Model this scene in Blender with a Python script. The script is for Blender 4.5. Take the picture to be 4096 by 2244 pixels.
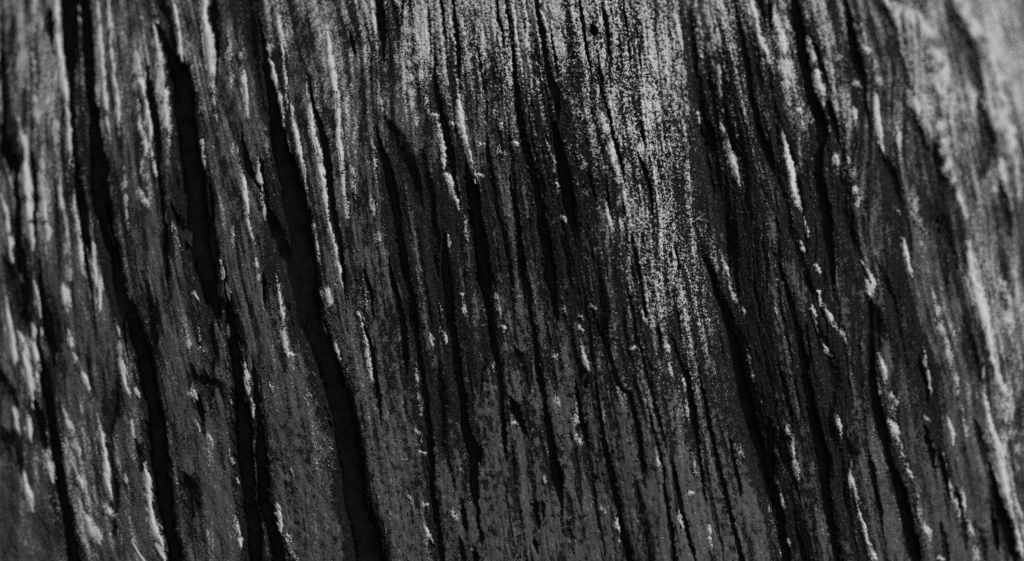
# A weathered, deeply cracked old tree trunk seen from close by (monochrome photograph).
import bpy, math, random
import numpy as np
from mathutils import Vector

random.seed(4)
S = bpy.context.scene
for o in list(bpy.data.objects):
    bpy.data.objects.remove(o)

# ------------------------------------------------------------------ camera, sky, sun, exposure
DIST, FRAME_W, ZC = 1.5, 0.40, 1.25          # metres: camera to bark, width of bark in view, height of view
cam_d = bpy.data.cameras.new("camera")
cam = bpy.data.objects.new("camera", cam_d)
S.collection.objects.link(cam)
cam.location = (0, -DIST, ZC)
cam.rotation_euler = (math.radians(90), 0, 0)
cam_d.sensor_width = 36
cam_d.lens = 36 * DIST / FRAME_W
cam_d.clip_start, cam_d.clip_end = 0.05, 3000
cam_d.dof.use_dof = True
cam_d.dof.focus_distance = DIST + 0.003
cam_d.dof.aperture_fstop = 1.15
S.camera = cam

SUN = Vector((0.62, -0.46, 0.64)).normalized()     # towards the sun: high, from the right, raking the bark
w = bpy.data.worlds.new("World"); S.world = w; w.use_nodes = True
nt = w.node_tree; nt.nodes.clear()
sky = nt.nodes.new("ShaderNodeTexSky"); sky.sky_type = 'NISHITA'; sky.sun_disc = False
sky.sun_elevation = math.asin(SUN.z); sky.sun_rotation = math.atan2(SUN.x, SUN.y)
bw = nt.nodes.new("ShaderNodeRGBToBW")             # monochrome photograph: neutral sky light
bg = nt.nodes.new("ShaderNodeBackground"); bg.inputs[1].default_value = 0.13
out = nt.nodes.new("ShaderNodeOutputWorld")
nt.links.new(sky.outputs[0], bw.inputs[0]); nt.links.new(bw.outputs[0], bg.inputs[0]); nt.links.new(bg.outputs[0], out.inputs[0])
sun_d = bpy.data.lights.new("sun", 'SUN'); sun_d.energy = 4.0; sun_d.angle = math.radians(0.5); sun_d.color = (1, 1, 1)
sun = bpy.data.objects.new("sun", sun_d); S.collection.objects.link(sun)
sun.rotation_euler = SUN.to_track_quat('Z', 'Y').to_euler(); sun.location = (3, -2, 5)

S.view_settings.view_transform = 'Standard'; S.view_settings.look = 'None'
S.view_settings.gamma = 1; S.view_settings.exposure = -0.08; S.view_settings.use_curve_mapping = False
S.cycles.use_denoising = False
S.cycles.max_bounces = 4

# ------------------------------------------------------------------ noise
def _hash(ix, iy, seed):
    h = (ix.astype(np.int64) * 374761393 + iy.astype(np.int64) * 668265263 + seed * 974634777) & 0xFFFFFFFF
    h = ((h ^ (h >> 13)) * 1274126177) & 0xFFFFFFFF
    return h ^ (h >> 16)
GR = np.array([[math.cos(a), math.sin(a)] for a in np.arange(64) * 2 * math.pi / 64], dtype=np.float32)
def noise(x, y, seed=0):                      # gradient noise, about -1..1
    x0 = np.floor(x); y0 = np.floor(y); fx = (x - x0).astype(np.float32); fy = (y - y0).astype(np.float32)
    ux = fx * fx * fx * (fx * (fx * 6 - 15) + 10); uy = fy * fy * fy * (fy * (fy * 6 - 15) + 10)
    def g(dx, dy):
        v = GR[_hash(x0 + dx, y0 + dy, seed) & 63]
        return v[..., 0] * (fx - dx) + v[..., 1] * (fy - dy)
    a = g(0, 0); b = g(1, 0); c = g(0, 1); d = g(1, 1)
    t = a + ux * (b - a)
    return (t + uy * (c + ux * (d - c) - t)) * 1.6
def sstep(a, b, x):
    t = np.clip((x - a) / (b - a), 0, 1); return t * t * (3 - 2 * t)

# ------------------------------------------------------------------ what the bark shows, traced by hand
# Units: 1/4096 of the width in view (u to the right, v downwards); traced in eight tiles at 1.258 times that.
# long cracks that part the wood into ridges, from left to right (u,v pairs)
CUTS = """0,0 8,262 20,620 68,755 75,994 87,1265 100,1500 90,1700 60,1850 70,2244
120,0 122,300 127,636 139,914 159,1122 183,1265 199,1345 191,1599 215,1758 238,1917 266,2076 294,2244
274,0 270,119 278,334 290,477 306,715 326,835 350,1049 380,1300 415,1500 433,1726 457,1877 465,1941 475,2050 520,2244
338,0 354,238 374,477 390,715 429,954 469,1122 493,1201 541,1321 580,1480 612,1639 628,1798 648,1957 672,2116 700,2244
560,0 592,318 616,477 632,660 652,795 664,978 668,1065 690,1200 720,1400 800,1700 850,2244
620,0 684,159 715,278 739,517 775,795 783,914 827,1122 870,1233 930,1360 950,1519 974,1758 995,1917 1020,2076 1045,2244
840,0 855,40 867,262 974,556 1010,715 1050,780 1072,842 1100,1122 1140,1500 1200,1800 1260,2244
978,0 1006,183 1060,238 1084,381 1107,540 1143,700 1183,858 1215,1122 1231,1281 1302,1440 1350,1599 1382,1758 1405,1917 1437,2076 1473,2244
1200,0 1255,405 1290,556 1314,715 1338,874 1370,1033 1390,1122 1420,1281 1450,1440 1480,1640 1500,1800 1520,2000 1560,2244
1340,0 1405,159 1420,400 1440,700 1469,1122 1480,1300 1505,1535 1540,1700 1580,1900 1640,2244
1517,0 1529,151 1520,400 1533,620 1572,779 1592,938 1620,1097 1644,1201 1668,1360 1688,1504 1708,1663 1724,1821 1731,1980 1755,2139 1771,2244
1660,0 1690,262 1700,600 1724,874 1760,1050 1787,1122 1799,1297 1819,1360 1827,1456 1851,1615 1874,1758 1898,1821 1894,1957 1902,2012 1930,2244
1725,0 1739,262 1759,445 1791,588 1825,740 1840,900 1850,1122 1900,1456 1940,1758 2010,2244
1811,0 1833,231 1850,445 1879,700 1898,843 1926,1017 1938,1122 1946,1321 1975,1400 2010,1639 2030,1800 2060,2000 2100,2244
1930,0 1940,300 1955,600 1994,874 2033,1113 2070,1400 2100,1600 2150,1900 2180,2244
1990,0 2010,143 2020,400 2035,700 2060,950 2092,1122 2127,1281 2147,1456 2171,1575 2191,1694 2215,1853 2239,1980 2280,2244
2030,0 2052,238 2072,413 2104,604 2143,747 2175,938 2203,1122 2240,1300 2290,1480 2310,1583 2344,1750 2390,1980 2440,2244
2143,0 2175,159 2199,318 2231,572 2259,731 2286,882 2350,1122 2380,1300 2395,1500 2406,1694 2430,1829 2457,1949 2489,2108 2517,2244
2310,0 2346,183 2370,450 2400,700 2430,900 2440,1122 2450,1281 2460,1440 2481,1551 2533,1639 2561,1782 2590,1950 2600,2150 2610,2244
2420,0 2437,207 2433,453 2453,540 2477,628 2489,676 2500,800 2513,1170 2537,1305 2545,1368 2565,1408 2588,1496 2632,1663 2624,1758 2656,1885 2672,2044 2700,2244
2489,0 2513,175 2540,350 2565,517 2573,668 2608,827 2600,1122 2632,1329 2660,1550 2680,1750 2700,1917 2732,2044 2780,2244
2570,0 2590,300 2620,600 2640,900 2660,1122 2690,1300 2716,1432 2748,1512 2775,1678 2799,1837 2811,1917 2880,2244
2640,0 2660,300 2690,600 2720,900 2750,1122 2780,1350 2811,1567 2851,1750 2883,1901 2922,2060 2966,2235
2740,0 2763,159 2775,262 2803,445 2843,572 2855,715 2862,874 2870,1122 2899,1265 2930,1360 2962,1519 3002,1678 3050,1837 3104,1996 3120,2076 3144,2235
2920,0 2962,127 2986,238 3026,477 3066,604 3095,715 3125,874 3145,1033 3159,1201 3199,1360 3223,1519 3255,1678 3295,1837 3306,1996 3350,2235
3150,0 3191,95 3219,254 3255,413 3283,477 3275,676 3303,835 3310,914 3300,1122 3320,1464 3340,1600 3345,1780 3368,1861 3380,2012 3430,2244
3382,0 3406,143 3434,270 3445,382 3440,600 3420,760 3415,890 3440,1010 3470,1150 3485,1265 3485,1504 3509,1639 3541,1782 3577,1901 3620,2044 3652,2195
3517,0 3569,143 3590,262 3575,500 3560,652 3581,763 3590,950 3595,1138 3620,1281 3650,1400 3684,1472 3708,1591 3730,1750 3755,1837 3775,1965 3785,2147 3800,2244
3650,0 3660,300 3676,556 3732,763 3764,914 3790,1065 3867,1337 3899,1448 3915,1742 3970,1925 4010,2060 4054,2211
3811,0 3867,215 3891,278 3930,477 3946,556 4010,795 4026,874 4050,1200 4096,1500 4130,2244"""
# cracks and pits: per tile, u,v,width triples; 's' marks a shallow hollow
CRACKS = [(0, 0, """345,0,85 340,150,80 345,300,60 352,420,32 365,600,25 375,750,25 385,900,40 410,1050,50 425,1200,35 440,1320,20
425,0,40 430,150,50 445,300,50 450,450,50 470,600,50 480,750,70 490,900,110 505,1050,90 540,1200,60 575,1300,60 590,1411,60
250,80,30 255,150,30 265,230,15
10,330,25 15,500,25 20,650,30 25,780,50 60,830,60 85,950,25 88,1100,25 95,1250,40 110,1411,60
160,800,15 170,900,20 180,1050,25 175,1150,15
745,400,25 760,500,35 775,600,35 785,700,30 795,830,15
s780,0,80 830,80,60 855,200,50 870,330,60
870,330,60 900,370,100 905,450,110 920,550,110 930,650,110 940,750,100 960,850,110 975,1000,110 985,1150,120 1010,1300,120 1040,1411,90
1075,50,30 1080,150,25 1090,250,20 1090,330,12
s1230,0,100 1240,120,90 1265,230,60 1285,330,30
1225,700,15 1235,780,25 1255,860,30 1288,910,20
800,900,25 820,1000,20 830,1150,15 835,1230,30 840,1340,20
880,1070,25 900,1130,40 940,1180,40
1060,950,20 1065,1050,25 1060,1200,30 1080,1280,40"""),
(1024, 0, """45,300,25 60,400,40 75,480,50 90,580,60 105,680,80 120,780,100 150,880,110 180,980,130 200,1080,130 210,1180,140 225,1280,140 240,1411,150
25,830,15 35,900,15 50,1000,20 60,1060,15
290,510,15 310,600,20 335,700,28 355,800,28 365,900,30 375,1000,25 395,1100,25 410,1180,20 435,1300,15 440,1380,15
480,200,20 492,250,12
620,0,40 630,100,40 635,190,30
740,0,15 735,60,10
s690,50,50 700,120,40
900,330,15 905,450,25 925,560,25 950,640,30 965,740,30 985,830,30 1000,900,20
640,780,30 670,880,50 690,980,50 705,1080,45 715,1180,30 735,1280,30 750,1380,40
s700,720,90 740,820,90 800,960,90
1075,880,40 1085,960,60 1100,1060,60 1115,1160,55 1135,1280,60 1150,1411,70
990,0,15 1005,120,20 1015,250,22 1018,290,15
1215,0,15 1225,90,18 1240,180,12
1260,0,12 1270,100,12
1115,250,10 1130,350,14 1140,400,10
930,0,12 940,90,10
s860,950,60 880,1100,60 890,1250,60 905,1411,70
s1180,900,40 1190,1000,40 1220,1100,30 1250,1250,40 1270,1400,40"""),
(2048, 0, """5,300,15 15,420,20 30,520,25 50,640,30 70,760,35 100,850,40 120,940,40 140,1060,40 160,1180,50 180,1300,50 195,1411,50
120,0,22 135,100,25 160,200,25 175,300,25 190,400,30
195,150,10 210,230,12 225,330,10
345,50,18 360,140,18 375,230,18 385,290,14
465,85,20 478,170,16 490,260,14
555,0,10 570,90,13 585,220,11
406,148,34 410,158,34
440,360,12 455,400,24
455,470,14 485,570,16 510,680,16 540,790,18 555,850,14
650,650,18 665,700,14
660,840,25 690,930,16 705,1040,12
215,440,25 225,560,30
230,720,40 250,820,50 265,920,60 285,1020,60 300,1110,40
s900,200,40 915,330,50 925,450,50 950,560,60
960,560,22 985,640,35 1000,720,40
s960,720,110 990,850,110 1030,960,90 1060,1100,90 1090,1250,80
1000,440,25 1020,530,22 1030,620,18
1075,570,16 1095,650,18 1110,740,16
1150,160,20 1180,300,25 1200,450,25 1230,600,30 1250,700,35 1280,760,40
1245,0,20 1260,60,15
390,870,10 410,970,12
475,960,12 485,1020,14
5,1000,25 25,1130,25 40,1250,30 55,1411,30
610,1220,16 625,1300,20 640,1380,18
820,1260,14 835,1350,14"""),
(3072, 0, """8,0,15 10,60,25
130,0,30 150,120,50 165,220,50 185,320,50 205,420,45 230,520,50 265,600,60 275,680,50 250,760,40 255,850,40 265,950,40 290,1050,60 300,1150,50
225,200,14 250,270,20 275,350,18 290,390,12
310,540,25 330,620,30 350,690,20
390,0,20 405,60,25 420,180,40 435,260,40 455,340,40 480,400,30 490,480,20
s560,20,30 600,100,45 625,180,40 640,260,40 670,330,30
s930,80,50 960,180,90 1000,270,110 1030,350,70
s580,820,50 610,880,70 640,960,50
s760,700,60 800,780,80 850,880,60 830,960,120 820,1080,110 870,1150,80
s875,1180,40 890,1270,40 890,1340,30
s370,930,80 350,1030,90 390,1120,70 420,1200,50 450,1270,40
s1080,600,50 1100,700,70 1090,780,80
s30,590,30 60,900,30 80,1000,30 95,1100,50 120,1200,50 160,1300,40
s1180,1000,50 1200,1100,50"""),
(0, 1122, """200,0,22 215,100,30 230,180,40 250,280,50 260,350,25
215,440,30 225,500,50 240,600,50 255,700,40 270,800,50 285,900,50 300,1000,50 315,1100,60 335,1200,50 350,1300,50 370,1411,50
s50,0,60 75,100,40 110,180,70
s10,500,50 50,560,50
s40,830,120 80,900,60
180,620,30 200,720,45 215,800,30
600,0,50 620,100,50 650,150,50 680,250,70 710,350,80 730,450,90 745,550,70 770,650,70 785,750,90 790,850,90 800,950,90 815,1050,80 830,1150,70 845,1250,60 870,1350,60 880,1411,60
s740,100,50 760,200,60 770,280,50 730,380,50
s570,680,50 545,760,25 560,850,25 575,950,25 585,1030,30 580,1120,22
s1040,100,60 1050,250,50 1060,350,50 1060,420,40
s1040,120,60 1110,140,90 1160,200,60
s985,505,50 1040,520,80 1095,520,30
s1040,520,40 1045,575,25
1000,610,25 1015,670,25 1022,730,14
1160,220,40 1170,300,60 1185,400,50 1195,500,50 1200,600,60 1215,700,80 1225,800,90 1230,900,90 1240,1000,70 1250,1100,60 1270,1200,90 1275,1300,80 1280,1411,60
s690,860,40 700,900,40
s940,1050,90 950,1130,90"""),
(1024, 1122, """200,0,120 240,100,140 260,200,150 310,300,120 350,400,110 380,500,120 410,600,120 430,700,130 450,800,130 465,900,130 480,1000,130 490,1100,120 520,1200,130 550,1300,150 565,1411,160
40,0,15 45,100,14
0,560,30 15,700,30 25,900,50 30,1000,60 30,1100,60 60,1200,60 90,1300,60 110,1400,60
560,280,14 580,350,18 595,430,22 605,520,22 615,600,20 625,670,10
560,0,16 580,80,16 590,150,14
690,0,25 715,100,20 735,200,25 745,300,25 750,380,25
760,0,30 780,100,35 790,200,40 810,300,20 820,380,25 835,480,25 850,580,22 860,680,22 870,780,25 880,880,30
875,1000,20 890,1080,30 905,1180,28 920,1280,28 935,1390,28
960,0,50 970,120,50 975,220,40 1000,300,30 1010,420,40 1025,520,40 1040,620,40 1050,720,40 1070,800,50 1100,880,60 1090,950,40 1095,1050,35 1105,1120,20
s1130,50,80 1150,150,80 1160,250,100 1150,350,90 1140,420,40
1190,300,25 1210,400,25 1230,500,20 1240,650,20 1250,780,25
s920,560,60 920,650,60 930,800,40 960,900,25
1030,1330,20 1045,1400,30
1100,1370,25 1105,1400,25
1040,1150,20 1050,1230,20
1135,1270,22 1138,1290,22"""),
(2048, 1122, """65,0,18 85,100,18 100,200,18 115,300,20 125,420,20 140,500,25 155,570,20
165,640,16 180,720,30 195,820,35 210,920,40 230,1010,50 240,1080,25
330,580,16 340,650,20 360,730,28 372,790,20
s355,480,50 362,520,50 330,545,25
s440,0,40 455,120,50 455,220,50
450,280,20 480,340,20 500,400,16 520,480,25 545,540,22 590,580,20 610,650,25 630,740,25 645,830,25
450,720,18 460,800,18 480,890,30 495,960,30 515,1040,28 535,1140,28 555,1240,28 575,1340,35 590,1411,35
585,60,12 605,150,18 615,230,20 625,310,18
650,30,12 665,150,14
735,260,16 745,320,12
650,360,16 680,470,18 705,570,18 735,680,18 755,760,12
725,800,16 745,880,16 765,960,14 770,1060,16 785,1160,18 800,1260,22 815,1360,22 820,1411,20
820,1000,20 835,1070,18 860,1160,18 880,1250,18 905,1350,18
840,390,18 880,490,22 900,600,25 915,700,28 930,800,22 945,900,18 960,1000,14
960,560,14 985,700,20 1010,790,22 1025,880,20 1050,980,22 1075,1080,25 1100,1180,25 1125,1290,22 1155,1400,25
1030,60,20 1070,180,25 1110,300,35 1130,400,50 1150,500,45 1180,600,60 1200,700,50 1230,800,60 1260,900,40 1280,1000,30
s1030,60,50 1070,180,70 1110,300,90 1130,400,110 1150,500,120 1180,600,130 1200,700,140 1230,800,120 1260,900,110 1280,1000,90
1100,830,16 1120,930,20 1140,1030,16
s640,1120,40 660,1220,50 690,1320,50 700,1400,40
s650,920,40 655,980,40
s30,400,50 60,480,40
10,640,40 60,740,25
s10,940,40 20,1100,30 30,1250,40
200,40,30 195,100,20
120,1130,25 130,1210,20
155,1140,18 158,1170,16
s290,1270,30 300,1310,30
430,1000,18 410,985,14
118,1320,22 122,1345,20"""),
(3072, 1122, """195,0,22 215,60,18
110,100,25 140,200,25 160,300,30 180,400,40 190,500,40 210,600,40 230,700,50 255,800,60 280,900,70 285,1000,60 295,1100,40 310,1200,35 330,1300,30 350,1400,30
s300,430,100 330,520,70 310,620,60 290,720,80 330,830,80 370,930,80 360,1050,70 380,1120,60
s520,180,90 540,280,90 520,350,50
520,400,30 520,480,40 535,560,40 550,650,50 575,750,50 590,830,30 610,900,30 635,980,40 665,1060,60 690,1160,50 710,1250,50 730,1350,50 745,1411,40
s590,20,50 620,90,50 650,200,40 670,300,30
s1000,270,30 1020,340,40 1040,410,40
770,440,22 790,520,22 800,590,16
800,780,20 820,850,25 830,900,20
870,900,20 885,980,16 905,1060,14
s1060,780,40 1080,850,40
s880,1290,35 895,1370,30
s985,1230,22 990,1290,22
s410,870,60 395,920,30
520,940,20 540,1040,20 560,1140,22 570,1210,14
10,760,40 15,850,35 10,960,25
40,1100,30 60,1200,40 80,1300,40 90,1400,40
1130,1010,25 1150,1090,40 1180,1180,50 1210,1280,40 1235,1370,40
s1080,1310,25 1085,1350,25
1130,1180,22 1140,1240,25 1150,1320,25
65,480,20 90,560,20 110,650,18
50,830,20 70,900,18
155,1290,14 180,1380,20
955,1080,16 975,1150,14""")]
# pale bleached splinters and fibres, lit crack edges painted pale; 's' marks a soft pale patch without an edge
PALE = [(0, 0, """280,0,35 290,120,32 298,280,35 315,420,45 330,500,35 345,600,20 348,720,15
490,0,15 500,120,18 510,280,16 520,420,16 535,560,18 540,600,14
545,0,14 550,100,22 558,180,16
560,270,14 570,380,22 585,480,25 590,580,25 597,650,12
s165,0,25 165,90,20
s165,350,20 172,450,22 178,560,25 180,640,18
100,640,15 115,700,30 130,770,20 125,850,35 130,950,45 140,1080,40 155,1190,40
10,1010,12 30,1080,25 40,1180,30 55,1280,20
55,850,22 60,925,18
s280,620,20 290,720,12
s295,870,12 305,980,18 320,1080,20 335,1200,15 345,1300,15
375,1000,12 385,1100,18 398,1220,25 415,1330,22 420,1360,10
465,1250,20 475,1320,20 482,1400,20
s685,300,20 690,400,30 710,430,35
710,430,25 735,520,22 745,600,22 755,700,16
s700,560,15 710,660,12 735,740,25 720,790,12
s765,790,18 772,840,18
s775,70,12 785,150,30 795,280,25 810,400,30 825,520,35 835,590,22
870,0,12 882,80,25 900,180,30 912,280,25 915,325,15
1025,0,35 1030,100,30 1045,180,45 1058,280,45 1065,380,35 1072,470,25 1085,570,12
s1150,220,15 1155,300,20 1160,380,20
1210,290,15 1225,380,25 1240,500,22 1247,575,14
s935,420,20 938,460,18
965,595,12 972,645,10
s1015,730,12 1025,800,15
1205,800,12 1225,900,25 1235,1000,25 1245,1110,22 1270,1190,12
1175,1160,10 1178,1230,12
870,1130,10 882,1180,22 898,1220,12
1115,1330,20 1130,1405,25
s625,890,12 635,1000,14 642,1110,12
s735,880,15 748,970,16
s705,990,30 745,1020,20
s205,900,18 205,1000,20 225,1150,35 230,1200,15
93,1370,16 105,1430,14
400,60,7 408,180,7 415,280,9
428,400,7 433,470,8"""),
(1024, 0, """105,0,12 112,120,22 128,220,20 140,320,15 150,440,22
s60,230,30 70,300,15
70,300,15 90,380,22 100,430,22
120,490,20 135,580,18 140,640,10
180,540,14 190,640,25 215,740,25 235,840,20 250,920,14 262,1010,12
265,490,12 275,560,22 280,640,30 305,750,28 330,870,40 345,970,25 355,1060,15 375,1160,22 395,1240,18 410,1310,18 430,1400,25
360,220,25 370,300,40 385,400,35 405,500,32 412,600,30 412,700,25 425,800,25 440,900,18 450,980,12 457,1035,22
s480,850,20 490,950,18
s590,750,16 600,800,16
s583,1020,20 587,1045,18
s620,460,14 632,530,16
s570,0,20 590,80,22 600,170,15
s745,100,15 745,200,18 760,300,22 770,400,22 780,500,25
s795,220,35 815,310,30 830,400,30 850,490,18
s930,170,12 940,280,16 955,400,18 968,480,10
895,580,20 910,590,20
920,640,20 935,720,22 945,830,18
960,880,26 970,900,30 985,960,18 1015,1025,20
1020,530,30 1025,590,40 1045,680,25 1065,770,28 1085,840,25 1097,900,30
1122,880,14 1138,880,14
290,1140,15 300,1200,16 315,1290,14
s155,690,12 165,730,12
213,910,18 215,935,14
s15,800,22 20,960,25
20,960,20 35,1040,25 50,1085,22
s5,1340,16 8,1380,14
s90,1130,15 98,1180,15
1130,728,16 1150,732,16
s1200,560,18 1225,610,20
s1228,760,20 1242,770,20
980,618,16 992,622,14
s805,600,16 805,620,16
s1060,1130,18 1062,1170,18
s970,1215,16 972,1230,16
s610,1185,20 614,1215,20"""),
(2048, 0, """1205,0,30 1220,80,30 1235,170,28 1270,250,30
800,65,16 830,90,14 845,180,18 855,250,14
s985,20,60 1000,130,50 1020,260,35 1035,370,25 1045,440,18
910,545,12 935,580,30 950,630,16
1045,620,15 1080,680,20 1090,760,30 1110,810,45 1130,890,25
s1000,490,14 1000,540,12
350,800,15 360,830,30 380,830,16
470,1030,16 485,1090,22 500,1150,22
s465,640,35 485,700,30 505,790,30 540,900,25 550,940,20
s562,675,22 567,705,20
s655,740,20 670,800,25
s545,1020,16 550,1110,18
248,1098,18 266,1102,18
5,722,18 20,716,18
30,676,12 48,674,12
1060,1190,18 1067,1225,14
1055,1270,14 1075,1340,18 1095,1400,18
1085,1290,10 1105,1350,10
800,1240,14 820,1320,20
s190,760,18 215,820,14 228,910,18"""),
(3072, 0, """s960,0,40 1000,80,70 1080,200,80 1110,330,100 1150,480,110 1180,600,100 1220,680,70 1240,750,60 1245,800,25
s820,230,60 860,330,90 890,450,110 910,550,90 860,650,70 880,740,50 895,850,35 930,920,30
s600,30,40 660,80,80 720,90,60
s740,520,40 750,545,40
s1180,840,60 1195,890,50
s1145,950,25 1160,965,25
215,220,30 230,320,36 255,420,40 275,510,32
295,590,14 305,640,12
540,480,20 545,580,32 560,650,32 570,740,20 583,780,14
s535,300,14 560,400,25
435,555,20 445,640,14
440,420,22 462,422,22
475,240,20 500,255,26
80,680,18 95,760,25 120,850,45 125,940,30 150,1010,40
20,480,22 30,530,18
145,560,16 165,555,20
s170,600,20 182,612,18
s20,40,25 45,130,40 70,220,40 95,350,50 100,420,40
338,785,26 344,815,26
s380,850,60 400,870,60
395,780,13 410,815,18
120,1080,14 130,1130,12
165,1220,18 178,1260,18
185,1100,14 200,1170,16
680,1220,16 695,1290,30 715,1360,20
s650,1050,12 660,1075,14
s735,990,25 745,1080,35 770,1130,22
s1010,1240,22 1020,1330,45 1045,1411,40
245,1340,18 260,1370,18
465,1305,16 495,1350,20 515,1390,15
s445,970,35 448,1000,30
s655,670,22 660,720,20"""),
(0, 1122, """25,80,20 40,180,28 55,290,30 68,390,32
120,195,14 124,225,14
105,295,30 120,380,35 140,450,40 150,540,32 162,600,20
160,240,18 168,320,30 175,390,28
175,30,16 190,110,16 200,170,10
215,255,12 220,275,12
70,660,20 82,730,25 97,790,14
135,690,18 145,750,28 155,800,16
125,990,22 140,1070,35 155,1140,28
s245,945,20 265,985,16
s325,60,25 327,120,25
345,270,16 352,300,22 360,325,20
s500,0,14 500,80,16
500,100,15 502,150,14
s390,420,20 430,500,20 445,545,14
600,340,16 610,430,25 630,520,28 645,560,18
680,550,12 700,570,12
585,200,12 593,260,12
s330,680,18 350,740,20
s380,830,30 390,850,26
s500,720,16 515,800,25
515,800,22 525,880,30 535,980,35 550,1060,25
665,720,16 675,780,12
735,970,20 745,1060,28 750,1130,28 760,1200,30 780,1260,50 800,1310,28
785,1345,26 830,1395,25
s545,1170,30 570,1190,30 590,1220,14
s595,1270,14 610,1295,14
690,1370,18 715,1405,22
980,75,18 1005,105,14
s995,220,14 1005,300,14
1010,335,16 1020,360,16
s930,250,16 945,320,20
1135,5,20 1150,60,25 1157,110,14
1145,210,12 1150,290,14
1190,262,14 1195,280,14
1230,430,18 1240,480,28 1252,540,14
1268,610,22 1272,640,25 1275,675,14
s970,560,20 980,578,18
980,705,16 1010,738,16
1045,775,14 1068,808,14
1195,1005,18 1208,1018,18
s1160,885,16 1170,900,16
1190,1220,22 1205,1300,25 1220,1350,12
s395,1000,20 410,1020,20
s440,1210,30 480,1270,50
s630,1020,20 642,1040,20"""),
(1024, 1122, """105,0,14 118,80,18 130,180,20
s135,270,25 150,340,20
155,370,22 190,382,20
362,50,18 366,80,24 370,115,22
332,170,10 342,230,12 352,275,14
405,330,16 415,390,16
s540,40,25 550,120,20
515,170,22 530,195,24
535,230,16 545,280,18 560,360,20 572,440,22 580,490,24
s265,572,16 275,578,14
s70,530,14 80,540,14
105,1140,20 120,1200,22 128,1260,14
s155,1278,12 172,1286,12
180,958,16 190,970,18
s190,1398,18 205,1405,18
878,280,13 890,330,14
s922,130,16 928,150,16
932,250,20 945,275,20 955,305,13
1028,72,14 1042,80,14
s1048,145,16 1054,155,16
1207,72,16 1213,90,18
s1224,145,14 1228,158,14
1225,232,18 1245,238,20
s805,762,16 828,778,16
826,866,14 855,864,14
855,1245,18 870,1290,26 895,1320,14
840,1130,16 860,1130,16
s772,1090,14 786,1112,14
s808,460,14 812,500,14
s824,600,14 828,640,14
1028,955,10 1042,955,10
s990,1175,16 1012,1178,16
1140,222,12 1160,228,14
s1172,416,12 1190,424,12"""),
(2048, 1122, """353,340,20 360,390,28 375,430,18 390,460,8
340,178,14 352,186,18
340,236,14 350,246,14
397,130,16 414,130,16
444,284,14 456,294,14
s325,620,20 320,720,20
s320,790,18 336,806,18
s457,655,13 462,680,13
520,1200,16 525,1235,22 540,1300,14
158,995,15 162,1015,15
175,855,10 180,872,10
1095,5,10 1103,40,12 1115,80,16 1128,115,10
1180,350,14 1188,380,16 1197,415,18
1205,445,14 1215,480,20 1225,525,12
862,495,14 870,550,14
s882,630,14 888,670,14
s732,900,16 738,925,16
892,1078,16 908,1070,18
s908,890,14 914,915,14
s925,970,18 934,992,16
992,1240,16 998,1262,16
1000,1295,14 1008,1330,14
s848,1190,13 852,1215,13
s850,50,14 865,150,16
652,140,11 660,180,13 672,212,15
600,342,18 625,335,14
1162,145,12 1168,160,13
s1152,865,15 1168,885,13
1245,596,12 1254,604,12
s205,382,18 225,380,18
s227,605,13 234,592,13
s265,150,14 276,152,14
s445,1150,14 458,1148,14
0,716,16 14,714,16
s796,450,14 804,475,14
s775,335,18 790,350,16"""),
(3072, 1122, """1020,0,50 1060,80,60 1080,160,56 1105,250,46 1120,350,36 1135,420,22
1085,500,16 1090,600,22 1110,700,30 1140,800,40 1165,900,45 1185,1000,50 1200,1080,40 1225,1170,22 1250,1260,22 1275,1370,30
s1150,470,30 1180,560,35 1190,640,35 1200,750,30 1180,860,30
1215,960,18 1240,1080,16 1270,1180,16 1285,1260,16
1225,640,18 1232,690,20
s1250,780,20 1250,830,20
s1240,930,20 1250,950,20
s1180,40,50 1195,120,50 1210,230,40
s850,150,25 870,230,28 890,290,16 915,380,20 945,530,20
783,330,14 790,370,16 795,410,16
808,470,16 820,545,14
552,370,22 575,440,34 590,490,20
620,580,22 640,610,28
s560,530,12 575,610,12
s628,650,16 632,670,14
605,700,15 625,740,42 640,770,36
655,800,18 675,840,20
s680,895,16 695,930,18
695,935,20 708,965,24 725,1000,12
s745,1080,14 760,1170,18
s790,1250,26 810,1270,26
912,705,15 925,760,22 932,800,18
s990,730,20 995,770,18
885,885,11 900,945,12
912,1000,14 920,1050,18 930,1085,18
940,1110,18 955,1150,20 967,1205,14
978,1070,20 985,1110,22 992,1180,16
1010,1225,20 1020,1255,28 1030,1290,22
s1045,1350,20 1052,1400,20
330,672,16 350,700,24 362,740,24 367,770,12
368,800,9 374,855,9
415,930,18 415,1000,26 440,1060,22
450,1085,15 458,1120,16
455,1150,13 465,1200,18 485,1230,22 492,1290,18 510,1340,26 540,1400,28
225,140,24 232,175,24 245,215,14 255,270,14
270,310,14 290,350,30 325,385,12
s260,110,20 290,130,22
290,140,18 315,190,22 325,220,16
s345,250,20 380,265,14
375,250,11 388,295,13
s520,20,40 510,50,30
500,60,18 512,85,18
s100,765,16 120,800,16
120,840,15 130,870,17
s135,920,20 145,970,18
s36,1020,20 50,1050,20
55,1060,18 70,1090,18 80,1125,13
5,1130,12 15,1180,16 24,1210,10
35,1250,12 46,1305,10
58,1335,9 64,1370,8
s40,880,18 48,905,16
790,690,15 812,697,13
s960,628,13 972,634,13
420,476,10 430,476,10
245,70,15 262,62,15
100,1300,13 110,1330,13
860,1395,20 885,1400,18
30,145,10 40,160,10""")]
SC = 1.258
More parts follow.
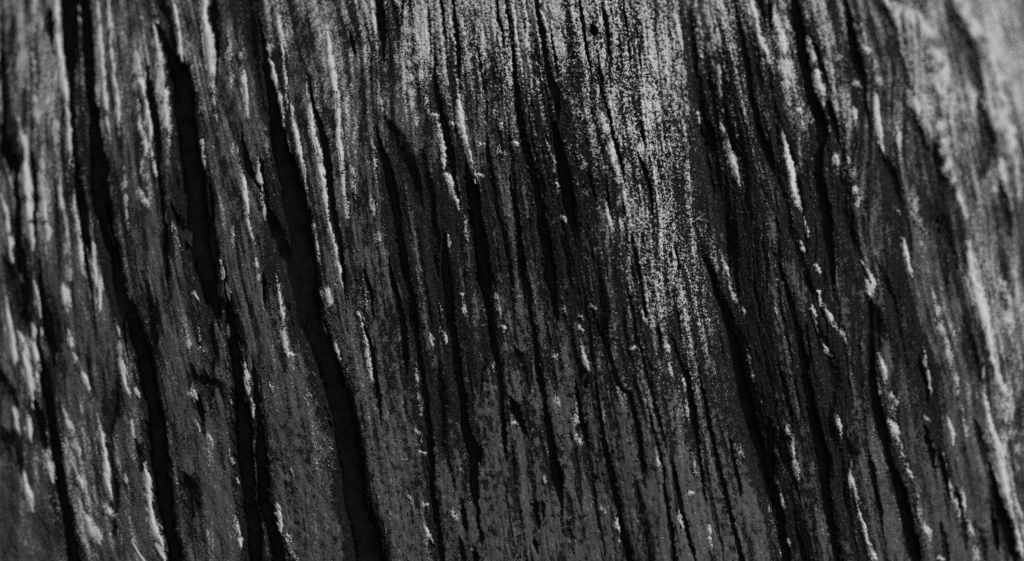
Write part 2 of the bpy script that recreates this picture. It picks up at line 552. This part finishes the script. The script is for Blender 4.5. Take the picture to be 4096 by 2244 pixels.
def parse(tiles):
    res = []
    for ox, oy, txt in tiles:
        for ln in txt.strip().splitlines():
            soft = ln.startswith('s')
            p = [tuple(float(c) for c in q.split(',')) for q in ln.lstrip('s').split()]
            res.append((soft, [(ox + x / SC, oy + y / SC, ww / SC) for x, y, ww in p]))
    return res
cracks = parse(CRACKS); pale = parse(PALE)
cuts = [[tuple(float(c) for c in q.split(',')) for q in ln.split()] for ln in CUTS.splitlines()]

# ------------------------------------------------------------------ the bark front as a chart: x across, z up, y = relief
K = FRAME_W / 4096.0                          # metres per unit
RT, XT = 0.9, 0.0                           # trunk radius and axis
PX, PZ = 0.262, 0.148                         # half size of the finely carved front

# grid of the carved front (finer where it is in sharpest view)
NX, NZ = 1500, 830
gx = np.linspace(-PX, PX, NX); gz = np.linspace(ZC + PZ, ZC - PZ, NZ)
X, Z = np.meshgrid(gx, gz)
U = 2048 + X / K; V = 1122 - (Z - ZC) / K     # chart units

# grain coordinate: constant along the fibres, from the traced cracks
cut_x = np.array([np.interp(gz * 0 + (1122 - (gz - ZC) / K), [q[1] for q in c], [q[0] for q in c]) for c in cuts])  # [ncut, NZ]
slope_ext = 0.165
vv = 1122 - (gz - ZC) / K
for k, c in enumerate(cuts):                  # run the cracks on past the traced piece
    lo = vv < c[0][1]; hi = vv > c[-1][1]
    cut_x[k][lo] = c[0][0] + slope_ext * (vv[lo] - c[0][1]); cut_x[k][hi] = c[-1][0] + slope_ext * (vv[hi] - c[-1][1])
cut_x = np.maximum.accumulate(cut_x + np.arange(len(cuts))[:, None] * 1e-3, axis=0)
mid = np.array([np.interp(1122, [q[1] for q in c], [q[0] for q in c]) for c in cuts])
mid = np.maximum.accumulate(mid + np.arange(len(cuts)) * 1e-3)
Gc = np.empty_like(U); strip = np.empty(U.shape, np.int32)
for j in range(NZ):
    e = cut_x[:, j]
    ex = np.concatenate([[e[0] - 1500], e, [e[-1] + 1500]]); em = np.concatenate([[mid[0] - 1500], mid, [mid[-1] + 1500]])
    Gc[j] = np.interp(U[j], ex, em)
def blur1(a, n, axis):
    k = np.ones(n) / n
    c = np.cumsum(np.pad(a, [(n // 2 + 1, n // 2) if i == axis else (0, 0) for i in range(2)], mode='edge'), axis=axis)
    return (np.take(c, range(n, c.shape[axis]), axis) - np.take(c, range(0, c.shape[axis] - n), axis)) / n
G = blur1(blur1(Gc, 41, 1), 41, 0)[:NZ, :NX]
# wavering edges
def burl(u, v):
    return np.hypot(u - 2520.0, v - 820.0) + 1, np.arctan2(v - 820.0, np.where(u < 2520.0, 2520.0 - u, u - 2520.0))
_r, _p = burl(U, V)
rough = sstep(900, 1900, U) * (1 - sstep(3300, 3800, U))
jx = 4.5 * noise(U / 40, V / 110, 11) + 6 * rough * noise(U / 13, V / 15, 12) + (1 - rough) * (6 * noise(_r / 15, _p * 22, 14) + 4 * noise(_r / 8, _p * 50, 15))
jy = 10 * noise(U / 40, V / 50, 13)
for j in range(NZ):
    strip[j] = np.searchsorted(cut_x[:, j], U[j] + jx[j])

def carve(feats, grow=1.0):                   # field: 1 on the centre line, 0 at the edge, below 0 outside; and width
    f = np.full(U.shape, -3.0, np.float32); ww = np.zeros(U.shape, np.float32)
    du = U[0, 1] - U[0, 0]; dv = V[1, 0] - V[0, 0]
    for p in feats:
        wm = max(q[2] for q in p) * grow
        m = wm * 1.6 + 30
        for a, b in zip(p[:-1], p[1:]):
            i0 = int(max(0, (min(a[0], b[0]) - m - U[0, 0]) / du)); i1 = int(min(NX, (max(a[0], b[0]) + m - U[0, 0]) / du + 1))
            j0 = int(max(0, (min(a[1], b[1]) - m - V[0, 0]) / dv)); j1 = int(min(NZ, (max(a[1], b[1]) + m - V[0, 0]) / dv + 1))
            if i1 <= i0 or j1 <= j0: continue
            uu = U[j0:j1, i0:i1] + jx[j0:j1, i0:i1]; v2 = V[j0:j1, i0:i1] + jy[j0:j1, i0:i1]
            L2 = (b[0] - a[0]) ** 2 + (b[1] - a[1]) ** 2 + 1e-6
            t = np.clip(((uu - a[0]) * (b[0] - a[0]) + (v2 - a[1]) * (b[1] - a[1])) / L2, 0, 1)
            d = np.hypot(uu - a[0] - t * (b[0] - a[0]), v2 - a[1] - t * (b[1] - a[1]))
            r = (a[2] + t * (b[2] - a[2])) * grow * 0.5
            val = (1 - d / r).astype(np.float32)
            s = f[j0:j1, i0:i1]; better = val > s
            s[better] = val[better]; ww[j0:j1, i0:i1][better] = (2 * r)[better]
    return f, ww

def past(ps):                                 # cracks that reach the edge of the view run on beyond it
    res = []
    for p in ps:
        p = list(p)
        if p[0][1] < 8: p = [(p[0][0] - 50, p[0][1] - 330, p[0][2] * 0.8)] + p
        if p[-1][1] > 2236: p = p + [(p[-1][0] + 75, p[-1][1] + 330, p[-1][2] * 0.8)]
        res.append(p)
    return res
hard = past([p for s, p in cracks if not s]); soft_c = past([p for s, p in cracks if s])
pale_h = past([p for s, p in pale if not s]); pale_s = past([p for s, p in pale if s])
def fray(ps, k, tip=0.25):                               # pale fibres run out in thin tails
    res = []
    for p in ps:
        p = list(p); L = sum(math.hypot(a[0] - b[0], a[1] - b[1]) for a, b in zip(p[:-1], p[1:]))
        e = k * (35 + 0.25 * L)
        a, b = p[0], p[1]; c, d = p[-2], p[-1]
        s0 = 0.17 if L < 50 else (b[0] - a[0]) / max(b[1] - a[1], 20); s1 = 0.17 if L < 50 else (d[0] - c[0]) / max(d[1] - c[1], 20)
        s0 = max(-0.1, min(0.4, s0)); s1 = max(-0.1, min(0.4, s1))
        res.append([(a[0] - s0 * e, a[1] - e, a[2] * tip)] + p + [(d[0] + s1 * e, d[1] + e, d[2] * tip)])
    return res
fc, wc = carve(fray(hard, 0.8, 0.08), 1.2); fs, wsf = carve(fray(soft_c, 1.2, 0.2), 1.25)
fp, wp = carve(fray(pale_h, 0.4), 1.15); fq, wq = carve(fray(pale_s, 0.8), 1.6)

# fibres swirl round a burl right of the middle
BU, BV = 2520.0, 820.0
R_ = np.hypot(U - BU, V - BV) + 1; PH = np.arctan2(V - BV, -(U - BU))
swirl = noise(R_ / 34, PH * 13, 21) * 0.7 + noise(R_ / 15, PH * 30, 22) * 0.3
PH2 = np.arctan2(V - BV, U - BU)
swirl2 = noise(R_ / 34, PH2 * 13, 23) * 0.7 + noise(R_ / 15, PH2 * 30, 24) * 0.3
sw = np.where(U < BU, swirl, swirl2)
streak = noise(G / 95, V / 1500, 31) * 1.0 + noise(G / 40, V / 520, 32) * 0.6 + noise(G / 18, V / 230, 33) * 0.3
gr1 = noise(G / 30 + 0.25 * noise(U / 40, V / 60, 36), V / 420, 34); gr2 = noise(G / 19, V / 210, 35)
groove = 16 * sstep(0.28, 0.62, gr1) + 9 * sstep(0.30, 0.62, gr2)      # fine checks along the grain
grain = noise(U / 15, V / 13, 41) * 0.6 + noise(U / 9.5, V / 8.5, 42) * 0.6 + noise(G / 14, V / 34, 43) * 0.35
blot = noise(U / 24, V / 32, 45) + 0.5 * noise(U / 12, V / 15, 46)
lumps = noise(U / 70, V / 90, 51) + 0.5 * noise(U / 33, V / 40, 52)

# rough crust zone: the sharp tongue in the middle, thinning to the left
zone = sstep(1250, 2150, U - 0.10 * (V - 700)) * (1 - sstep(3150, 3700, U - 0.2 * (V - 700)))
crust = zone * (0.16 + 0.84 * (1 - sstep(500, 1500, V - 500 * np.exp(-((G - 2620) / 260) ** 2))))
away = 1 - zone

fine = 0.6 * noise(G / 9.5, V / 130, 38) + 0.4 * noise(G / 15, V / 60, 39)      # single fibres
fc = np.where(fc > -2.9, fc + (0.55 * fine + 0.12 * noise(U / 12, V / 14, 40)) * np.clip(30 / np.maximum(wc, 12), 0.35, 1), fc)   # fibres fringe the cracks
crk = sstep(-0.05, 0.55, fc) * np.clip(wc * 0.95, 8, 70) * K * 1.2
shal = sstep(-0.2, 0.8, fs) * np.clip(wsf * 0.30, 6, 22) * K
rim = np.exp(-np.clip(-fc, 0, 9) * wc / 36.0) * (fc > -2.9) * np.clip(wc / 40, 0, 1)        # edges of deep cracks round off
lift = sstep(0.0, 0.9, fp) * np.clip(wp * 0.25, 2, 8) * K + sstep(-0.3, 0.9, fq) * np.clip(wq * 0.18, 2, 9) * K
fade = 1 - 0.35 * sstep(0.2, 0.6, fc)
H = (-crk - shal + lift - rim * 3 * K
     + streak * (5.2 - 1.2 * away) * (1 - 0.35 * sstep(900, 1800, V)) * K * fade
     + grain * (0.9 + 2.4 * crust) * K * fade
     - groove * (0.16 + 0.42 * zone) * (1 - 0.5 * sstep(1000, 1700, V)) * K * fade
     - 2 * sstep(0.1, 0.6, blot) * sstep(1200, 1900, U) * K * fade
     + sw * (2.6 * away + 0.8) * K * fade
     + lumps * 1.6 * K * fade
     + 3.0 * fine * (0.4 + 0.6 * zone) * K)

# big form: the trunk is round, bulges, and has broad folds along the grain
def form(u, v, g):
    t = np.clip((1122 - v) / 1122, -1.7, 1.7)             # -1 bottom .. 1 top of the view
    y = 0.0040 * t + 0.0055 * t * t * (t > 0) + 0.0030 * t * t * (t < 0)
    a = np.clip((u - 2900) / 1200, 0, 1.15); b = np.clip((1500 - v) / 1500, 0, 1.3)
    y = y + 0.018 * a * a * b * b * (1 - sstep(4500, 6500, u))                         # falls away to the upper right
    y = y - 0.0050 * np.exp(-((g - 2480) / 170) ** 2)     # broad swelling
    y = y + 0.0045 * np.exp(-((g - 2900) / 120) ** 2)     # and the fold beside it
    return y
def base_y(x, z, u, v, g):
    y = RT - np.sqrt(np.maximum(RT * RT - (x - XT) ** 2, 0.01)) - (RT - math.sqrt(RT * RT - XT * XT))
    return y + form(u, v, g)
Y0 = base_y(X, Z, U, V, G)
Yf = Y0 - H
# chart -> place: the traced units are as seen from the camera's distance, so spread by depth
# (the trunk stands where it stands; this only scales the tracing to its true size)
spread = 1 + Y0 / DIST
XW = X * spread; ZW = ZC + (Z - ZC) * spread

# colour of the weathered surface: bleached (pale) and rotten (black) threads along the grain, crust granules; painted light patches and crack shade
dith = noise(U / 9, V / 9, 47) * 0.5 + noise(U / 15, V / 19, 48) * 0.5
fib = noise(_r / 13, _p * 26, 63) + 0.6 * noise(_r / 30, _p * 9, 64)
th = 0.55 * noise(G / 48, V / 750, 66) + 0.65 * noise(G / 24, V / 330, 67) + 0.45 * noise(G / 12.5, V / 170, 68)
th = th + 0.55 * fine * (0.3 + 0.7 * zone) + 0.28 * fib * away + 0.22 * lumps
patch = np.zeros_like(U)  # pale patches put the brighter top light and sheen into the colour
for pu, pv, ru, rv, am in ((120, 250, 260, 520, .75), (1180, 90, 220, 180, .6), (1350, 380, 150, 330, .45), (2050, 40, 850, 330, 1.0),
        (2580, 330, 330, 520, .85), (2660, 980, 220, 480, .60), (2850, 80, 160, 220, .9), (3250, 150, 220, 420, .6), (3960, 250, 400, 620, .95), (3720, 300, 200, 480, .8),
        (4020, 1350, 130, 700, .6), (320, 1950, 260, 380, .45), (80, 1500, 110, 420, .3), (600, 250, 400, 350, .35), (2620, 1500, 350, 400, .25)):
    patch = np.maximum(patch, am * np.exp(-(((U - pu - 0.16 * (V - pv)) / ru) ** 2 + ((V - pv) / rv) ** 2)))
feat = np.maximum(sstep(-0.7, 0.6, fp) * np.clip(0.45 + wp / 55, 0, 1), 0.68 * sstep(-0.9, 0.8, fq) * np.clip(0.6 + wq / 80, 0, 1))
feat = feat * np.clip(0.92 + 0.75 * noise(U / 38, V / 48, 69), 0.25, 1.25)
tha = np.clip(patch * 1.4 + 0.5 * away + 0.15, 0, 1)
ton = zone * np.clip(patch * 1.3, 0, 1)                    # on the crust granules matter more than threads
pal = -0.02 + 0.62 * patch + 0.50 * th * (0.25 + 0.75 * tha) * (1 - 0.25 * ton) * (1 - 0.5 * sstep(3400, 3900, U) * (1 - sstep(700, 1200, V))) + 0.30 * grain * crust * (1 + 0.4 * ton)
pal = np.maximum(pal, feat * (0.95 + 0.35 * (1 - sstep(500, 1000, U))) + 0.22 * th + 0.15 * dith)  # fibres at the left coloured paler to make up for weaker light
hol = sstep(-0.9, 0.7, fs)  # shallow hollows also get their shade in the colour
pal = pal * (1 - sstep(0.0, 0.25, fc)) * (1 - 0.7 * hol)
shade_halo = sstep(-46, -2, np.clip(fc, -9, 0) * wc * 0.5 + 14 * (fib + dith)) * sstep(10, 40, wc)  # dark edge along the cracks, shade painted into the wood colour
band = np.exp(-((G - 2960) / 105) ** 2) * sstep(100, 500, V) + 0.95 * np.exp(-((G - 2330) / 70) ** 2) * sstep(300, 650, V) * (1 - sstep(1100, 1500, V))
band += 0.85 * np.exp(-((G - 3290) / 85) ** 2) * sstep(450, 900, V) + 0.8 * np.exp(-((G - 1760) / 90) ** 2) * sstep(450, 800, V) * (1 - sstep(1500, 1900, V))
band += 0.7 * np.exp(-((G - 3600) / 60) ** 2) * sstep(500, 800, V) * (1 - sstep(1600, 2000, V)) + 0.5 * np.exp(-((G - 1590) / 50) ** 2) * sstep(500, 800, V)
sta_shade = 0.38 + 0.16 * zone * (1 - sstep(1500, 2100, V)) + 0.06 * sstep(3000, 3400, U) * (1 - sstep(3600, 3900, U)) - 0.12 * (1 - sstep(200, 800, U)) * (1 - sstep(500, 900, V)) - 0.12 * patch + 0.20 * ton - 0.75 * th * (1 - 0.4 * ton) * (1 - 0.35 * sstep(1100, 1800, V)) - 0.08 * sstep(1200, 1900, V) + 0.72 * np.clip(band, 0, 1.1) + 0.55 * hol + 0.42 * shade_halo - 0.16 * sstep(1300, 2000, V) * zone
sta_shade = sta_shade + 0.55 * sstep(-0.35, 0.25, fc + 0.25 * dith)  # shade inside the cracks put into the colour
sta_shade = sta_shade + (0.20 + 0.26 * sstep(900, 1500, V)) * blot * sstep(700, 1500, U) * (1 - sstep(3300, 3700, U))
sta_shade = sta_shade + 0.22 * np.exp(-((G - 2680) / 190) ** 2) * sstep(500, 800, V) * (1 - sstep(1500, 1900, V))
sta_shade = sta_shade - 0.30 * grain * crust
sta_shade = np.maximum(sta_shade, 0.75 * sstep(0.22, 0.5, gr1) * (0.5 + 0.5 * zone))
pal = np.clip(pal, -0.5, 1.5); sta_shade = np.clip(sta_shade, -0.5, 0.80 + 0.5 * sstep(-0.2, 0.2, fc)); pal = pal - 0.12 * np.clip(band, 0, 1) * (feat < 0.3)

# ------------------------------------------------------------------ materials
def mat(name, c0, c1, scale, rough=0.85, attr=None, c2=None, c3=0.008, bump=0.3, bscale=1800.0, stretch=1.0):
    m = bpy.data.materials.new(name); m.use_nodes = True
    n = m.node_tree.nodes; l = m.node_tree.links; b = n["Principled BSDF"]
    b.inputs["Roughness"].default_value = rough
    b.inputs["Specular IOR Level"].default_value = 0.04
    tc = n.new("ShaderNodeTexCoord"); mp = n.new("ShaderNodeMapping"); mp.inputs["Scale"].default_value = (1, 1, stretch)
    l.new(tc.outputs["Object"], mp.inputs[0])
    nz = n.new("ShaderNodeTexNoise"); nz.inputs["Scale"].default_value = scale; nz.inputs["Detail"].default_value = 5; nz.inputs["Roughness"].default_value = 0.65
    l.new(mp.outputs[0], nz.inputs["Vector"])
    r = n.new("ShaderNodeValToRGB"); e = r.color_ramp.elements
    e[0].position, e[1].position = 0.32, 0.68
    e[0].color = (c0, c0, c0, 1); e[1].color = (c1, c1, c1, 1)
    l.new(nz.outputs["Fac"], r.inputs[0]); col = r.outputs[0]
    if attr:
        nd = n.new("ShaderNodeTexNoise"); nd.inputs["Scale"].default_value = 1700; nd.inputs["Detail"].default_value = 3; nd.inputs["Roughness"].default_value = 0.6
        l.new(tc.outputs["Object"], nd.inputs["Vector"])
        for nm, cc, sgn in (("stain", c3, -1), ("bleach_light", c2, 1)):  # stain also carries the painted crack shade
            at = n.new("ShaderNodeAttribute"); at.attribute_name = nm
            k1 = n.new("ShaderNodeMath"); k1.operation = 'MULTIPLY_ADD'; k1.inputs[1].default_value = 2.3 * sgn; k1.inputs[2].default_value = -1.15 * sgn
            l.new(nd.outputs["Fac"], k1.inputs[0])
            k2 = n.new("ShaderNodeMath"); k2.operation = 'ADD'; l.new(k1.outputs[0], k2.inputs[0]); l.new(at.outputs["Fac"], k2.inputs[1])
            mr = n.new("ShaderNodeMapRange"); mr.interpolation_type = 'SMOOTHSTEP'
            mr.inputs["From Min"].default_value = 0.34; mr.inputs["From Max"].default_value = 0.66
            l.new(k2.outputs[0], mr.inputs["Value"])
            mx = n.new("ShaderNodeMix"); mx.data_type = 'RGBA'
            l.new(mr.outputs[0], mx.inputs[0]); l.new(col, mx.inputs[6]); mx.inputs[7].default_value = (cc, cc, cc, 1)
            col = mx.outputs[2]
    l.new(col, b.inputs["Base Color"])
    nb = n.new("ShaderNodeTexNoise"); nb.inputs["Scale"].default_value = bscale; nb.inputs["Detail"].default_value = 3
    l.new(tc.outputs["Object"], nb.inputs["Vector"])
    bp = n.new("ShaderNodeBump"); bp.inputs["Strength"].default_value = bump; bp.inputs["Distance"].default_value = 0.0008
    l.new(nb.outputs["Fac"], bp.inputs["Height"]); l.new(bp.outputs[0], b.inputs["Normal"])
    return m
M_wood = mat("weathered grey wood", 0.046, 0.084, 600, attr="bleach_light", c2=0.40, bump=0.5, stretch=0.25)
M_core = mat("dark heartwood", 0.012, 0.032, 260, bump=0.4)  # colour of the crack floors, darkened to stand for shade
M_pale = mat("bleached and lit wood", 0.05, 0.09, 600, attr="bleach_light", c2=0.44, bump=0.35, stretch=0.15)
M_bark = mat("weathered grey trunk", 0.10, 0.24, 30, bump=0.6, bscale=300, stretch=0.15)
n_ = M_bark.node_tree.nodes; l_ = M_bark.node_tree.links       # black and bleached threads down the grain, as on the front
tc_ = n_.new("ShaderNodeTexCoord"); mp_ = n_.new("ShaderNodeMapping"); mp_.inputs["Scale"].default_value = (1, 1, 0.06)
mq_ = n_.new("ShaderNodeMapping"); mq_.inputs["Rotation"].default_value = (0, 0.16, 0)
l_.new(tc_.outputs["Object"], mq_.inputs[0]); l_.new(mq_.outputs[0], mp_.inputs[0])
na_ = n_.new("ShaderNodeTexNoise"); na_.inputs["Scale"].default_value = 130; na_.inputs["Detail"].default_value = 6; na_.inputs["Roughness"].default_value = 0.75
l_.new(mp_.outputs[0], na_.inputs["Vector"])
ra_ = n_.new("ShaderNodeValToRGB"); e_ = ra_.color_ramp.elements
e_[0].position = 0.40; e_[0].color = (0.018,) * 3 + (1,); e_[1].position = 0.52; e_[1].color = (0.06,) * 3 + (1,)
e3 = e_.new(0.58); e3.color = (0.09,) * 3 + (1,); e4 = e_.new(0.66); e4.color = (0.36,) * 3 + (1,)
l_.new(na_.outputs["Fac"], ra_.inputs[0]); l_.new(ra_.outputs[0], n_["Principled BSDF"].inputs["Base Color"])
M_soil = mat("dry soil", 0.07, 0.13, 3.0, bump=0.6, bscale=40)

# ------------------------------------------------------------------ ground
def link(name, me, m, parent=None):
    o = bpy.data.objects.new(name, me); S.collection.objects.link(o)
    if m: me.materials.append(m)
    if parent: o.parent = parent
    return o
def grid_mesh(name, co, nx, nz, closed=False):
    me = bpy.data.meshes.new(name)
    i, j = np.meshgrid(np.arange(nx if closed else nx - 1), np.arange(nz - 1)); i = i.ravel(); j = j.ravel()
    i2 = (i + 1) % nx
    f = np.stack([j * nx + i, (j + 1) * nx + i, (j + 1) * nx + i2, j * nx + i2], 1)
    fill(me, co, f); return me
def fill(me, co, f):
    me.vertices.add(len(co)); me.vertices.foreach_set("co", np.asarray(co, np.float32).ravel())
    k = f.shape[1]
    me.loops.add(f.size); me.loops.foreach_set("vertex_index", f.astype(np.int32).ravel())
    me.polygons.add(len(f)); me.polygons.foreach_set("loop_start", (np.arange(len(f)) * k).astype(np.int32))
    me.polygons.foreach_set("use_smooth", np.ones(len(f), bool))
    me.update(calc_edges=True); me.validate()

gr = np.concatenate([np.linspace(0.3, 12, 40), np.geomspace(14, 1500, 20)]); ga = np.linspace(0, 2 * math.pi, 97)[:-1]
A_, Rr = np.meshgrid(ga, gr)
gxw = Rr * np.cos(A_); gyw = 0.9 + Rr * np.sin(A_)
gzw = 0.06 * noise(gxw / 1.7, gyw / 1.7, 71) + 0.02 * noise(gxw / 0.4, gyw / 0.4, 72) * (Rr < 12) - 0.02
g_o = link("ground", grid_mesh("ground", np.stack([gxw, gyw, gzw], -1).reshape(-1, 3), 96, 60, True), M_soil)
g_o["kind"] = "structure"; g_o["label"] = "bare dry soil around the foot of the trunk"

# ------------------------------------------------------------------ the trunk
trunk = bpy.data.objects.new("tree_trunk", None); S.collection.objects.link(trunk)
trunk["label"] = "old weathered grey tree trunk with deep dark cracks and pale splinters along the grain"
trunk["category"] = "tree trunk"
trunk.location = (0, 0, 0)

# round of the trunk outside the carved front (coarser, same ridged wood)
NA, NH = 1000, 220
th = np.linspace(0, 2 * math.pi, NA, endpoint=False); hh = np.linspace(-0.15, 3.4, NH)
TH, HH = np.meshgrid(th, hh)
off = RT - (RT - math.sqrt(RT * RT - XT * XT))
arc = TH * RT
rid = noise(arc / 0.018 * 0.6 + HH * 1.5, HH / 0.5, 81) * 0.007 + noise(arc / 0.045 + HH * 2, HH / 0.9, 82) * 0.008
rid -= 0.022 * sstep(0.18, 0.42, noise(arc / 0.025 + HH * 4, HH / 0.35, 83))
flare = 0.45 * np.exp(-np.clip(HH, 0, 9) / 0.28) * (1 + 0.35 * np.cos(5 * TH + 0.6)) + 0.0 * HH
calm = sstep(0.9, 1.6, np.maximum(np.abs(np.where(TH > math.pi, TH - 2 * math.pi, TH) * RT) / PX, np.abs(HH - ZC) / (PZ * 1.3)))
rid = (rid - 0.004) * calm - 0.004
rad = RT + rid + flare - 0.05 * np.clip(HH - 2.2, 0, 9)
sx = XT + rad * np.sin(TH); sy = off - rad * np.cos(TH)
zz = HH + (HH > 3.2) * (0.35 * noise(TH * 3, HH * 0, 84) + 0.15 * noise(TH * 11, HH * 0, 85))
front = np.cos(TH) > 0.2
su = 2048 + sx / K; sv = 1122 - (HH - ZC) / K
sy = sy + form(su, sv, su - 0.165 * (sv - 1122)) * sstep(0.2, 0.7, np.cos(TH))
ins = (np.abs(sx) < PX * 0.985) & (np.abs(HH - ZC) < PZ * 0.98) & (np.cos(TH) > 0)
sy = sy + ins * 0.035

shell = link("trunk_wood", grid_mesh("trunk_wood", np.stack([sx, sy, zz], -1).reshape(-1, 3), NA, NH, True), M_bark, trunk)

# carved front: each ridge between two long cracks is a piece; deep crack floors get a near-black colour for their shade
co = np.stack([XW, Yf, ZW], -1).reshape(-1, 3)
idx = np.arange(NX * NZ).reshape(NZ, NX)
quads = np.stack([idx[:-1, :-1], idx[1:, :-1], idx[1:, 1:], idx[:-1, 1:]], -1).reshape(-1, 4)
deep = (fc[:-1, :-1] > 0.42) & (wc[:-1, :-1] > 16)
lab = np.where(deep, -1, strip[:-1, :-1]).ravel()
sta_shade_f = sta_shade.reshape(-1).astype(np.float32)
palf = pal.reshape(-1).astype(np.float32)
def piece(name, sel, m, parent):
    f = quads[sel]
    u_, inv = np.unique(f.ravel(), return_inverse=True)
    me = bpy.data.meshes.new(name)
    a = palf[u_]
    fill(me, co[u_], inv.reshape(-1, 4))
    at = me.attributes.new("bleach_light", 'FLOAT', 'POINT'); at.data.foreach_set("value", a)
    at = me.attributes.new("stain", 'FLOAT', 'POINT'); at.data.foreach_set("value", sta_shade_f[u_])  # stain plus the shade painted along and inside the cracks
    return link(name, me, m, parent)
core = piece("heartwood", lab == -1, M_core, trunk)  # deep crack floors, near-black colour stands for their shade
core["label"] = "dark heartwood showing in the deep cracks"
ridges = {}
for k in range(len(cuts) + 1):
    sel = lab == k
    if sel.sum() > 50:
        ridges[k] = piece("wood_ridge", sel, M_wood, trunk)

# pale splinters lying along the ridges
def sample(a, u, v):
    i = np.clip((u - U[0, 0]) / (U[0, 1] - U[0, 0]), 0, NX - 1.001); j = np.clip((v - V[0, 0]) / (V[1, 0] - V[0, 0]), 0, NZ - 1.001)
    i0 = i.astype(int); j0 = j.astype(int); fi = i - i0; fj = j - j0
    return (a[j0, i0] * (1 - fi) * (1 - fj) + a[j0, i0 + 1] * fi * (1 - fj) + a[j0 + 1, i0] * (1 - fi) * fj + a[j0 + 1, i0 + 1] * fi * fj)
Hs = blur1(blur1(H, 9, 1), 9, 0)[:NZ, :NX]
rng = np.random.default_rng(5)
for n_, p in enumerate(pale_h):
    p = np.array(p); seg = np.hypot(np.diff(p[:, 0]), np.diff(p[:, 1])); cum = np.concatenate([[0], np.cumsum(seg)]); L = cum[-1]
    if p[:, 2].max() < 9 or L < 45: continue
    n = int(np.clip(L / 12, 7, 60))
    t = np.linspace(0, 1, n); s = t * L
    cu = np.interp(s, cum, p[:, 0]); cv = np.interp(s, cum, p[:, 1]); cw = np.interp(s, cum, p[:, 2])
    tu = np.gradient(cu); tv = np.gradient(cv); ln = np.hypot(tu, tv); nu = tv / ln; nv = -tu / ln
    taper = np.clip(np.minimum(t, 1 - t) * L / max(cw.mean() * 1.6, 0.22 * L), 0, 1) ** 0.75
    m_ = 9; q = np.linspace(-1, 1, m_)
    def wob(am):
        r_ = rng.standard_normal(n + 4); r_ = np.convolve(r_, [.2, .3, .3, .2, .0], 'valid') if cu.mean() < 1100 else r_[2:-2]
        return 1 + am * np.clip(r_[:n], -2, 2)
    ja = wob(0.22); jb = wob(0.22)
    half = cw * 0.46 * taper + 0.4
    lat = np.where(q[None, :] < 0, q[None, :] * (half * ja)[:, None], q[None, :] * (half * jb)[:, None])
    uu = cu[:, None] + nu[:, None] * lat; v2 = cv[:, None] + nv[:, None] * lat
    hsurf = sample(Hs, uu, v2); hc = np.median(hsurf, axis=1, keepdims=True)
    hsurf = np.maximum(hsurf, hc - 6 * K)
    bulge = (np.clip(half, 1, 14) * 0.18)[:, None] * np.sqrt(np.clip(1 - q[None, :] ** 2, 0, 1)) * K * taper[:, None]
    top = hsurf + bulge - 2.5 * K * (np.abs(q[None, :]) ** 4) + (rng.standard_normal((n, m_)) * 0.5 * K) * taper[:, None]
    bot = hsurf[:, ::-1] - 9 * K
    ring_u = np.concatenate([uu, uu[:, ::-1]], 1); ring_v = np.concatenate([v2, v2[:, ::-1]], 1); hh_ = np.concatenate([top, bot], 1)
    y0 = sample(Y0, ring_u, ring_v); sp = 1 + y0 / DIST
    pos = np.stack([(ring_u - 2048) * K * sp, y0 - hh_, ZC - (ring_v - 1122) * K * sp], -1)
    # stay inside the carved front
    mr = 2 * m_
    f = []
    for a in range(n - 1):
        for b in range(mr):
            f.append((a * mr + b, a * mr + (b + 1) % mr, (a + 1) * mr + (b + 1) % mr, (a + 1) * mr + b))
    me = bpy.data.meshes.new("splinter"); fill(me, pos.reshape(-1, 3), np.array(f))
    ble_light = np.clip(1.1 - 0.75 * np.abs(q) ** 2, 0, 2)[None, :] * np.clip(0.25 + taper, 0, 1)[:, None]
    at = me.attributes.new("bleach_light", 'FLOAT', 'POINT'); at.data.foreach_set("value", np.concatenate([ble_light, ble_light[:, ::-1]], 1).ravel().astype(np.float32))
    jj = int(np.clip((cv[n // 2] - V[0, 0]) / (V[1, 0] - V[0, 0]), 0, NZ - 1)); ii = int(np.clip((cu[n // 2] - U[0, 0]) / (U[0, 1] - U[0, 0]), 0, NX - 1))
    link("splinter", me, M_pale, ridges.get(int(strip[jj, ii]), trunk))
